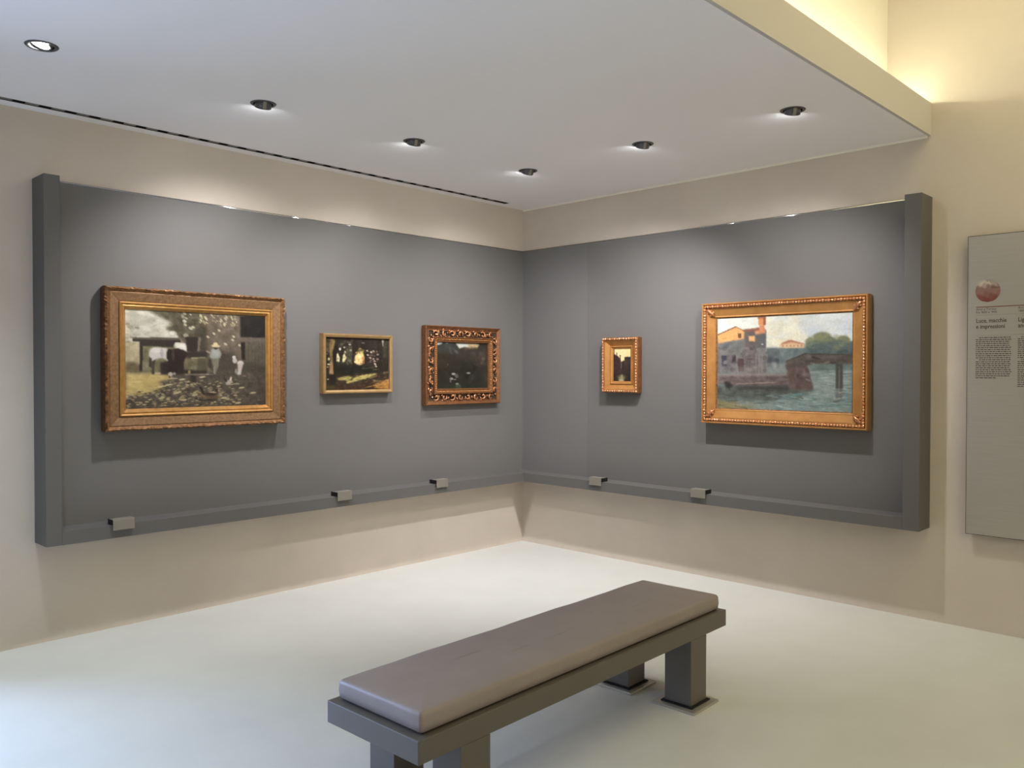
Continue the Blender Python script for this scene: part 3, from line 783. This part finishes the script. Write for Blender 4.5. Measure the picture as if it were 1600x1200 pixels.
    p.dabs([(860, 560), (1520, 520), (1520, 600), (900, 620)], 34, 34, 10, [(118, 108, 92), (84, 78, 70), (62, 56, 52)], 0.6, (-0.5, 0.5))
    P([(1340, 620), (1410, 620), (1412, 640), (1340, 640)], (70, 66, 60), 1)
    for x in (1358, 1400):
        p.line((x, 610), (x - 4, 890), 34, (76, 74, 68), 1, 0.9)
        p.line((x - 4, 880), (x - 8, 1000), 26, (92, 92, 86), 0.7, 1.6)
    p.dabs([(1330, 900), (1420, 900), (1430, 1060), (1330, 1060)], 14, 26, 8, [(150, 146, 140), (90, 92, 90)], 0.7, (-0.3, 0.3))
    return p.finish()


# ------------------------------------------------------------------ frames
def ring(W, Hh, prof, nlong=1, jit=None, rng=None):
    """mitred moulding round a W x Hh rectangle; prof = [(inset, depth out of the wall)...] from outside in."""
    mb = MB()
    for side in range(4):
        L = W if side % 2 == 0 else Hh
        other = Hh if side % 2 == 0 else W
        n = nlong if nlong > 1 else 1
        vs_, fs = [], []
        for j, (t, d) in enumerate(prof):
            for i in range(n + 1):
                s = -1 + 2 * i / n
                a = s * (L / 2 - t)
                dd, tt = d, t
                if jit and 0 < j < len(prof) - 1 and 0 < i < n:
                    k = jit(j, i)
                    dd += k[0]; tt += k[1]
                b = other / 2 - tt
                x, z = {0: (a, b), 1: (b, -a), 2: (-a, -b), 3: (-b, a)}[side]
                vs_.append((x, -dd, z))
        for j in range(len(prof) - 1):
            for i in range(n):
                q = j * (n + 1) + i
                fs.append((q, q + n + 1, q + n + 2, q + 1))
        mb.add(vs_, fs, False)
    return mb


def scroll(s=1.0, flip=1):
    """a carved acanthus curl lying in the local x-z plane, standing out along -y"""
    mb = MB()
    path, r = [], []
    for k in range(15):
        w = 0.3 + k * 0.42
        q = 0.5 * s * (1 - k / 17.0)
        path.append((flip * (q * math.cos(w)), -0.10 * s - 0.16 * s * math.sin(k / 14 * PI), q * math.sin(w)))
        r.append(s * (0.06 + 0.11 * math.sin(PI * (k + 1.5) / 17)))
    mb.tube(path, r, 7)
    for (cx, cz, rx, rz_) in ((0.62, -0.30, 0.22, 0.13), (-0.62, 0.1, 0.15, 0.22), (0.30, 0.55, 0.22, 0.12), (-0.1, -0.52, 0.24, 0.11)):
        mb.ball((flip * cx * s, -0.08 * s, cz * s), rx * s, 0.16 * s, rz_ * s, 7, 4)
    return mb


def place(meshname, me, parent, x, y, z, ang=0.0, material=None, sc=1.0):
    o = bpy.data.objects.new(meshname, me)
    COL.objects.link(o)
    o.parent = parent
    o.location = (x, y, z)
    o.rotation_euler = (0, ang, 0)
    o.scale = (sc, sc, sc)
    return o


def picture(label, wall, c, z, group=None):
    if wall == 'left':
        return thing('framed_painting', label, 'painting', (c, -0.02, z), 0)
    return thing('framed_painting', label, 'painting', (-0.02, -c, z), -PI / 2)


rnd = random.Random(5)

# --- large farmyard painting
W1, H1 = 1.217, 0.885
t = picture('large painting of a farmyard with a grey horse in a wide worn gilt frame', 'left', -3.1815, 1.672)
J = {}
def jit1(j, i):
    return (rnd.uniform(-0.006, 0.004), rnd.uniform(-0.003, 0.003)) if j in (2, 3) else (0, 0)
ring(W1, H1, [(0.006, 0.0), (0.0, 0.05), (0.0, 0.093), (0.010, 0.103), (0.020, 0.090), (0.028, 0.082)], 90, jit1).build('outer_moulding', M_GOLD_DARK, t)
ring(W1, H1, [(0.028, 0.083), (0.034, 0.086), (0.084, 0.074), (0.090, 0.070)], 1).build('sanded_frieze', M_GOLD_DULL, t)
ring(W1, H1, [(0.089, 0.066), (0.089, 0.080), (0.095, 0.084), (0.101, 0.081), (0.106, 0.073), (0.112, 0.076), (0.118, 0.074), (0.128, 0.062), (0.133, 0.056), (0.133, 0.04)], 1).build('inner_fillet', M_GOLD, t)
ww, hh = W1 - 0.262, H1 - 0.262
canvas(paint_farmyard(), ww, hh, 0.054, t)

# --- thin-framed woodland painting
W2, H2 = 0.645, 0.452
t = picture('small painting of sunlit woodland in a thin plain pale gold frame', 'left', -1.908, 1.655)
ring(W2, H2, [(0.0, 0.0), (0.0, 0.050), (0.004, 0.056), (0.014, 0.056), (0.020, 0.052), (0.026, 0.050), (0.028, 0.034), (0.028, 0.03)], 1).build('frame_moulding', M_GOLD_PALE, t)
canvas(paint_woodland(), W2 - 0.052, H2 - 0.052, 0.036, t)

# --- carved scrollwork frame
W3, H3 = 0.872, 0.668
t = picture('dark dusk landscape in a broad reddish gilt frame carved with pierced scrollwork', 'left', -0.811, 1.647)
ring(W3, H3, [(0.004, 0.0), (0.0, 0.03), (0.0, 0.058), (0.006, 0.064), (0.012, 0.058), (0.034, 0.044), (0.040, 0.046)], 1).build('outer_moulding', M_GOLD_UMBER, t)
ring(W3, H3, [(0.039, 0.040), (0.046, 0.036), (0.088, 0.036), (0.094, 0.044)], 1).build('frieze', M_BACKING, t)
ring(W3, H3, [(0.093, 0.030), (0.093, 0.060), (0.099, 0.064), (0.104, 0.058), (0.122, 0.046), (0.130, 0.050), (0.134, 0.048), (0.138, 0.036), (0.138, 0.02)], 1).build('inner_moulding', M_GOLD_BROWN, t)
sA = scroll(0.056, 1).build('scroll_seed', M_GOLD_RED)
sB = scroll(0.056, -1).build('scroll_seed', M_GOLD_RED)
meA, meB = sA.data, sB.data
bpy.data.objects.remove(sA); bpy.data.objects.remove(sB)
meA.name = meB.name = 'carved_scroll'
for side in range(4):
    L = W3 if side % 2 == 0 else H3
    off = (H3 if side % 2 == 0 else W3) / 2 - 0.066
    n = 8 if side % 2 == 0 else 6
    for i in range(n):
        a = (i + 0.5) / n * (L - 0.15) - (L - 0.15) / 2
        x, z = {0: (a, off), 1: (off, -a), 2: (-a, -off), 3: (-off, a)}[side]
        place('carved_scroll', meA if i % 2 else meB, t, x, -0.040, z, side * PI / 2 + rnd.uniform(-0.9, 0.9), None, rnd.uniform(0.88, 1.1))
bd = MB()
for side in range(4):
    L = (W3 if side % 2 == 0 else H3) - 0.23
    off = (H3 if side % 2 == 0 else W3) / 2 - 0.113
    n = int(L / 0.017)
    for i in range(n):
        a = (i + 0.5) / n * L - L / 2
        x, z = {0: (a, off), 1: (off, -a), 2: (-a, -off), 3: (-off, a)}[side]
        bd.ball((x, -0.054, z), 0.0065, 0.006, 0.0065, 6, 4)
b = bd.build('bead_row', M_GOLD_ORANGE, t)
b['kind'] = 'stuff'
canvas(paint_dusk_garden(), W3 - 0.27, H3 - 0.27, 0.034, t)

# --- tiny upright painting
W4, H4 = 0.368, 0.462
t = picture('tiny upright painting of a dark canal under pale sky in a deep bright gilt frame', 'right', 1.190, 1.651)
ring(W4, H4, [(0.004, 0.0), (0.0, 0.02), (0.0, 0.062), (0.006, 0.068), (0.020, 0.068), (0.026, 0.060)], 1).build('outer_moulding', M_GOLD_BROWN, t)
ring(W4, H4, [(0.025, 0.060), (0.030, 0.058), (0.066, 0.036), (0.072, 0.034)], 1).build('cove', M_GOLD_ORANGE, t)
ring(W4, H4, [(0.071, 0.030), (0.071, 0.041), (0.077, 0.043), (0.082, 0.036), (0.092, 0.032), (0.096, 0.030), (0.096, 0.015)], 1).build('inner_fillet', M_GOLD_ORANGE, t)
bd = MB()
for side in range(4):
    L = (W4 if side % 2 == 0 else H4) - 0.01
    off = (H4 if side % 2 == 0 else W4) / 2 - 0.013
    n = int(L / 0.024)
    for i in range(n + 1):
        a = i / n * (L - 0.02) - (L - 0.02) / 2
        x, z = {0: (a, off), 1: (off, -a), 2: (-a, -off), 3: (-off, a)}[side]
        k = 1 if i % 2 else 0.75
        rx, rz_ = (0.0125, 0.0095 * k) if side % 2 == 0 else (0.0095 * k, 0.0125)
        bd.ball((x, -0.068, z), rx, 0.014 * k, rz_ * 1.15, 8, 5)
b = bd.build('leaf_border', M_GOLD_BRIGHT, t)
b['kind'] = 'stuff'
canvas(paint_lagoon_night(), W4 - 0.188, H4 - 0.188, 0.028, t)

# --- large canal painting
W5, H5 = 1.252, 0.908
t = picture('large painting of a canal with red-roofed house and footbridge in an orange gilt frame', 'right', 2.610, 1.660)
ring(W5, H5, [(0.004, 0.0), (0.0, 0.03), (0.0, 0.085), (0.004, 0.092), (0.010, 0.092), (0.016, 0.084)], 1).build('outer_moulding', M_GOLD_ORANGE, t)
ring(W5, H5, [(0.015, 0.080), (0.022, 0.088), (0.034, 0.086), (0.040, 0.074)], 1).build('ornament_band', M_GOLD_DARK, t)
ring(W5, H5, [(0.039, 0.076), (0.046, 0.076), (0.098, 0.060), (0.104, 0.062), (0.108, 0.060)], 1).build('cove', M_GOLD_ORANGE, t)
ring(W5, H5, [(0.107, 0.060), (0.108, 0.055), (0.116, 0.052), (0.118, 0.04)], 1).build('inner_lip', M_GOLD_DARK, t)
bd = MB()
for side in range(4):
    L = (W5 if side % 2 == 0 else H5) - 0.06
    off = (H5 if side % 2 == 0 else W5) / 2 - 0.027
    n = int(L / 0.021)
    for i in range(n + 1):
        a = i / n * L - L / 2
        x, z = {0: (a, off), 1: (off, -a), 2: (-a, -off), 3: (-off, a)}[side]
        k = 1 if i % 2 else 0.7
        rx, rz_ = (0.011, 0.011 * k) if side % 2 == 0 else (0.011 * k, 0.011)
        bd.ball((x, -0.087, z), rx * 1.1, 0.013 * k, rz_ * 1.1, 7, 4)
b = bd.build('leaf_border', M_GOLD_BRIGHT, t)
b['kind'] = 'stuff'
cl = MB()
cl.tube([(-0.034, 0, 0.034), (-0.012, -0.010, 0.012), (0.012, -0.010, -0.010), (0.036, 0, -0.034)], [0.004, 0.013, 0.013, 0.003], 7)
for q in (-0.026, -0.006, 0.014):
    cl.ball((q - 0.010, -0.006, -q - 0.010), 0.013, 0.009, 0.007, 6, 4)
    cl.ball((q + 0.010, -0.006, -q + 0.010), 0.007, 0.009, 0.013, 6, 4)
seed = cl.build('leaf_seed', M_GOLD_RED)
me_leaf = seed.data
me_leaf.name = 'corner_leaf'
bpy.data.objects.remove(seed)
for (sx, sz, an) in ((-1, 1, 0), (1, 1, PI / 2), (1, -1, PI), (-1, -1, -PI / 2)):
    place('corner_leaf', me_leaf, t, sx * (W5 / 2 - 0.070), -0.070, sz * (H5 / 2 - 0.070), an)
canvas(paint_canal(), W5 - 0.232, H5 - 0.232, 0.050, t)

# ------------------------------------------------------------------ information panel on the right wall
t = thing('information_panel', 'tall brushed steel information panel with printed text on the right wall', 'sign', (0, -3.822, 0), -PI / 2)
iw, z0, z1 = 0.86, 0.602, 2.426
MB().box(0, iw, -0.060, -0.040, z0, z1).build('board', M_INFO, t)
MB().box(-0.003, 0.0, -0.060, -0.038, z0 - 0.003, z1 + 0.003).box(0, iw, -0.060, -0.038, z1, z1 + 0.003).box(0, iw, -0.060, -0.038, z0 - 0.003, z0).build('edge_strip', M_INFO_EDGE, t)
MB().box(0.08, iw - 0.08, -0.040, 0, z0 + 0.1, z1 - 0.1).build('wall_batten', M_BLACK, t)
FACE = -0.0605


def disc_print(cx, cz, r, parent):
    n = 40
    rng = np.random.default_rng(4)
    rows = 25
    vs_, fs, cols = [], [], []
    for j in range(rows):
        v = -1 + 2 * j / (rows - 1)
        half = math.sqrt(max(0, 1 - v * v))
        for i in range(n):
            u = -1 + 2 * i / (n - 1)
            vs_.append((cx + r * u * half, FACE, cz + r * v))
            s = (v + 1) / 2
            s += 0.06 * math.sin(5 * u + 9 * v) + 0.03 * math.sin(13 * u - 4 * v)
            stops = [(0.0, (122, 64, 58)), (0.25, (128, 84, 78)), (0.5, (146, 114, 108)), (0.62, (136, 108, 104)), (0.72, (164, 140, 134)), (0.82, (196, 180, 172)), (0.9, (206, 196, 186)), (1.0, (160, 142, 138))]
            c = stops[-1][1]
            for (a, ca), (b_, cb) in zip(stops, stops[1:]):
                if s <= b_:
                    k = min(1, max(0, (s - a) / (b_ - a)))
                    c = tuple(ca[q] + (cb[q] - ca[q]) * k for q in range(3))
                    break
            if u > 0.3 and v > 0.2:
                c = tuple(q * 0.86 for q in c)
            cols.append((*srgb(*c), 1))
    for j in range(rows - 1):
        for i in range(n - 1):
            a = j * n + i
            fs.append((a, a + 1, a + n + 1, a + n))
    me = bpy.data.meshes.new('disc_print')
    me.from_pydata(vs_, [], fs)
    at = me.attributes.new('paint', 'FLOAT_COLOR', 'POINT')
    at.data.foreach_set('color', np.array(cols, np.float32).ravel())
    me.materials.append(M_PRINT)
    o = bpy.data.objects.new('round_print', me)
    COL.objects.link(o)
    o.parent = parent
    o['label'] = 'round rose-coloured print of a painted sky'


disc_print(0.109, 2.089, 0.068, t)
MB().box(0.046, iw - 0.05, FACE, -0.0598, 1.990, 1.9945).build('red_rule', M_INK_RED, t)
MB().box(0.046, iw - 0.05, FACE, -0.0598, 1.9425, 1.9433).box(0.046, iw - 0.05, FACE, -0.0598, 1.8195, 1.8203).build('hairline_rule', M_INK_GREY, t)


def text(name, body, x, z, size, m, parent, spacing=1.0, line=1.0, xs=1.0):
    cu = bpy.data.curves.new(name, 'FONT')
    cu.body = body
    cu.size = size
    cu.space_line = line
    cu.space_character = spacing
    cu.extrude = 0.0003
    cu.offset = 0.0004 if size > 0.03 else 0.0
    cu.resolution_u = 2
    ob = bpy.data.objects.new(name + '_source', cu)
    COL.objects.link(ob)
    dg = bpy.context.evaluated_depsgraph_get()
    me = bpy.data.meshes.new_from_object(ob.evaluated_get(dg))
    bpy.data.objects.remove(ob)
    me.materials.clear()
    me.materials.append(m)
    o = bpy.data.objects.new(name, me)
    COL.objects.link(o)
    o.parent = parent
    o.location = (x, FACE, z)
    o.rotation_euler = (PI / 2, 0, 0)
    o.scale = (xs, 1, 1)
    return o


text('small_heading', "Arte a Torino\nfra '800 e '900", 0.046, 1.9725, 0.0185, M_INK, t, 1.05, 1.0, 1.0)
text('small_heading', "Art in Turin\n1800s and 1900s", 0.271, 1.9725, 0.0185, M_INK, t, 1.05, 1.0, 1.0)
text('title_text', 'Luce, macchie\ne impressioni', 0.046, 1.897, 0.036, M_INK, t, 0.98, 0.98, 0.83)
text('title_text', 'Light, patches\nand impressions', 0.271, 1.897, 0.036, M_INK, t, 0.98, 0.98, 0.83)
tl = random.Random(9)
for (xc, nl) in ((0.046, 21), (0.271, 25)):
    mb = MB()
    for k in range(nl):
        z = 1.803 - k * 0.0122
        x = xc + (0.018 if k in (0, 11) else 0)
        end = xc + (0.190 + tl.uniform(-0.008, 0.004) if k < nl - 1 else 0.11)
        while x < end:
            w = min(tl.uniform(0.006, 0.022), end - x)
            mb.add([(x, FACE, z), (x + w, FACE, z), (x + w, FACE, z + 0.0052), (x, FACE, z + 0.0052)], [(0, 1, 2, 3)])
            x += w + 0.0035
    o = mb.build('body_text', M_INK_BODY, t)
    o['kind'] = 'stuff'

# ------------------------------------------------------------------ recessed downlights
def lathe(prof, seg=32):
    mb = MB()
    vs_ = [(r * math.cos(2 * PI * k / seg), r * math.sin(2 * PI * k / seg), z) for r, z in prof for k in range(seg)]
    fs = [(j * seg + k, j * seg + (k + 1) % seg, (j + 1) * seg + (k + 1) % seg, (j + 1) * seg + k) for j in range(len(prof) - 1) for k in range(seg)]
    mb.add(vs_, fs, True)
    return mb


DL = [((-0.32, -0.03, -0.94), 'recessed spotlight at far left with its glowing face turned into view'),
      ((0.17, 0.48, -0.86), 'recessed tilted spotlight in the ceiling above the large farmyard painting'),
      ((0.20, 0.46, -0.86), 'recessed tilted spotlight in the ceiling above the thin-framed woodland painting'),
      ((0.18, 0.47, -0.86), 'recessed tilted spotlight nearest the room corner'),
      ((0.30, 0.40, -0.86), 'recessed tilted spotlight in the ceiling above the right panel, middle of its row'),
      ((0.38, 0.33, -0.86), 'recessed tilted spotlight near the fascia, above the large canal painting')]
for (xy, (dr, lab)) in zip(LAMPS, DL):
    t = thing('downlight', lab, 'spotlight', (xy[0], xy[1], H), 0, 'recessed spotlights in the dropped ceiling')
    lathe([(0.054, 0.0), (0.054, -0.004), (0.068, -0.004), (0.072, 0.0), (0.054, 0.0)], 40).build('trim_ring', M_RING, t)
    cup = lathe([(0.055, 0.0), (0.055, 0.09)], 32)
    cup.add([(0.055 * math.cos(2 * PI * k / 32), 0.055 * math.sin(2 * PI * k / 32), 0.09) for k in range(32)], [tuple(range(32))])
    cup.build('recess_cup', M_BLACK, t)
    q = Vector(dr).normalized().to_track_quat('-Z', 'Y')
    zo = 0.030 if xy == LAMPS[0] else 0.004
    body = lathe([(0.030, 0.035), (0.043, 0.030), (0.046, 0.0), (0.046, -0.026), (0.043, -0.026), (0.042, -0.021), (0.0, -0.021)], 32).build('lamp_housing', M_BODY, t)
    lens = MB()
    lens.add([(0.0415 * math.cos(2 * PI * k / 32), 0.0415 * math.sin(2 * PI * k / 32), -0.0225) for k in range(32)], [tuple(range(32))[::-1]])
    lo = lens.build('lamp_lens', M_LAMP, t)
    pieces = [body, lo]
    for ya in (-0.0505, 0.045):
        pieces.append(MB().box(-0.009, 0.009, ya, ya + 0.0055, -0.02, 0.03).build('tilt_bracket', M_HOLDER, t))
    for pc in pieces:
        pc.location = (0, 0, zo)
        pc.rotation_mode = 'QUATERNION'
        pc.rotation_quaternion = q
    ld = bpy.data.lights.new('spot_beam', 'SPOT')
    ld.energy = P_SPOT[LAMPS.index(xy)]
    ld.color = (0.78, 0.94, 1.0) if xy == LAMPS[0] else SPOT_COLOR
    ld.spot_size = rad(SPOT_CONE)
    ld.spot_blend = SPOT_BLEND
    ld.shadow_soft_size = 0.03
    lt = bpy.data.objects.new('spot_beam', ld)
    COL.objects.link(lt)
    lt.parent = t
    lt.location = Vector(dr).normalized() * 0.06
    lt.rotation_mode = 'QUATERNION'
    lt.rotation_quaternion = q

# ------------------------------------------------------------------ air slot along the left wall
t = thing('air_slot', 'long narrow black linear air slot in the ceiling along the left wall', 'vent', (0, (SLOT[2] + SLOT[3]) / 2, H))
y0, y1 = -0.026, 0.026
MB().box(SLOT[0], SLOT[1], y0, y1, 0.045, 0.055).box(SLOT[0], SLOT[1], y0, y0 + 0.003, 0, 0.045).box(SLOT[0], SLOT[1], y1 - 0.003, y1, 0, 0.045).box(SLOT[1] - 0.003, SLOT[1], y0, y1, 0, 0.045).build('slot_channel', M_SLOT, t)
MB().box(SLOT[0], SLOT[1], -0.002, 0.002, 0.008, 0.03).build('divider', M_SLOT, t)
bl = MB().box(-0.034, 0.034, -0.024, 0.0225, 0.003, 0.006).build('blade_seed', M_BLADE)
me_bl = bl.data
me_bl.name = 'deflector_blade'
bpy.data.objects.remove(bl)
x = SLOT[1] - 0.2
while x > -5.2:
    o = bpy.data.objects.new('deflector_blade', me_bl)
    COL.objects.link(o)
    o.parent = t
    o.location = (x, 0, 0)
    x -= 0.135

# ------------------------------------------------------------------ bench
t = thing('bench', 'long low grey bench with padded taupe seat in the middle of the floor', 'bench', (-2.991, -3.034, 0), rad(1.35))
BL, BW = 2.022, 0.500
fr = MB().box(-BL / 2, BL / 2, -BW / 2, BW / 2, 0.330, 0.410).build('frame', M_BENCH, t, 0.003)
MB().box(-BL / 2 + 0.045, BL / 2 - 0.045, -BW / 2 + 0.035, BW / 2 - 0.035, 0.410, 0.416).build('cushion_base', M_BLACK, t)
# cushion: rounded box, gently domed
cx, cy, cz0, cz1 = BL / 2 - 0.030, BW / 2 - 0.022, 0.416, 0.486
rr = 0.016


def add_cush():
    mb = MB()
    secs = [(0.0, cz0 + 0.004, 0.004), (0.0, cz0 + 0.010, 0.0), (0.0, cz0 + 0.030, -0.002), (0.0, cz1 - rr, 0.0)]
    prof = [(0.006, cz0), (0.001, cz0 + 0.006), (-0.002, cz0 + 0.030), (0.0, cz1 - rr)]
    for k in range(1, 6):
        w = PI / 2 * k / 5
        prof.append((rr - rr * math.cos(w), cz1 - rr + rr * math.sin(w)))
    prof += [(0.04, cz1 + 0.003), (0.10, cz1 + 0.006), (0.18, cz1 + 0.007)]
    loops = []
    N = 0
    for (ins, z) in prof:
        hx, hy = cx - ins, cy - ins
        rc = max(0.014 - ins * 0.3, 0.004)
        pts = []
        for (sx, sy, a0) in ((1, 1, 0), (-1, 1, 90), (-1, -1, 180), (1, -1, 270)):
            for k in range(5):
                w = rad(a0 + 90 * k / 4)
                pts.append((sx * (hx - rc) + rc * math.cos(w), sy * (hy - rc) + rc * math.sin(w), z))
        # long straight runs divided so the seams can sag
        out = []
        for i in range(len(pts)):
            p, q = pts[i], pts[(i + 1) % len(pts)]
            out.append(p)
            if i % 5 == 4:
                m_ = 24 if abs(q[0] - p[0]) > 0.6 else 8
                for j in range(1, m_):
                    s = j / m_
                    out.append((p[0] + (q[0] - p[0]) * s, p[1] + (q[1] - p[1]) * s, z))
        loops.append(out)
    n = len(loops[0])
    vs_, fs = [], []
    rj = random.Random(2)
    for li, l in enumerate(loops):
        for (x, y, z) in l:
            wob = 0.0012 * math.sin(x * 9.0 + 1.3 * y) + 0.0008 * math.sin(x * 23.0 + y * 11)
            vs_.append((x, y, z + (wob if li > 3 else 0)))
    for li in range(len(loops) - 1):
        for i in range(n):
            fs.append((li * n + i, li * n + (i + 1) % n, (li + 1) * n + (i + 1) % n, (li + 1) * n + i))
    fs.append(tuple(range(n))[::-1])
    fs.append(tuple((len(loops) - 1) * n + i for i in range(n)))
    mb.add(vs_, fs, True)
    return mb


add_cush().build('cushion', M_CUSH, t)
for sx in (-1, 1):
    for sy in (-1, 1):
        lx = sx * (BL / 2 - 0.262)
        ly = sy * (BW / 2 - 0.0735)
        leg = MB().box(lx - 0.072, lx + 0.072, ly - 0.072, ly + 0.072, 0.018, 0.330).build('leg', M_BENCH, t, 0.003)
        MB().box(lx - 0.115, lx + 0.115, ly - 0.115, ly + 0.115, 0.0, 0.012).build('foot_plate', M_FOOT, leg, 0.002, 1)
        MB().box(lx - 0.085, lx + 0.085, ly - 0.085, ly + 0.085, 0.012, 0.018).build('foot_collar', M_BLACK, leg)
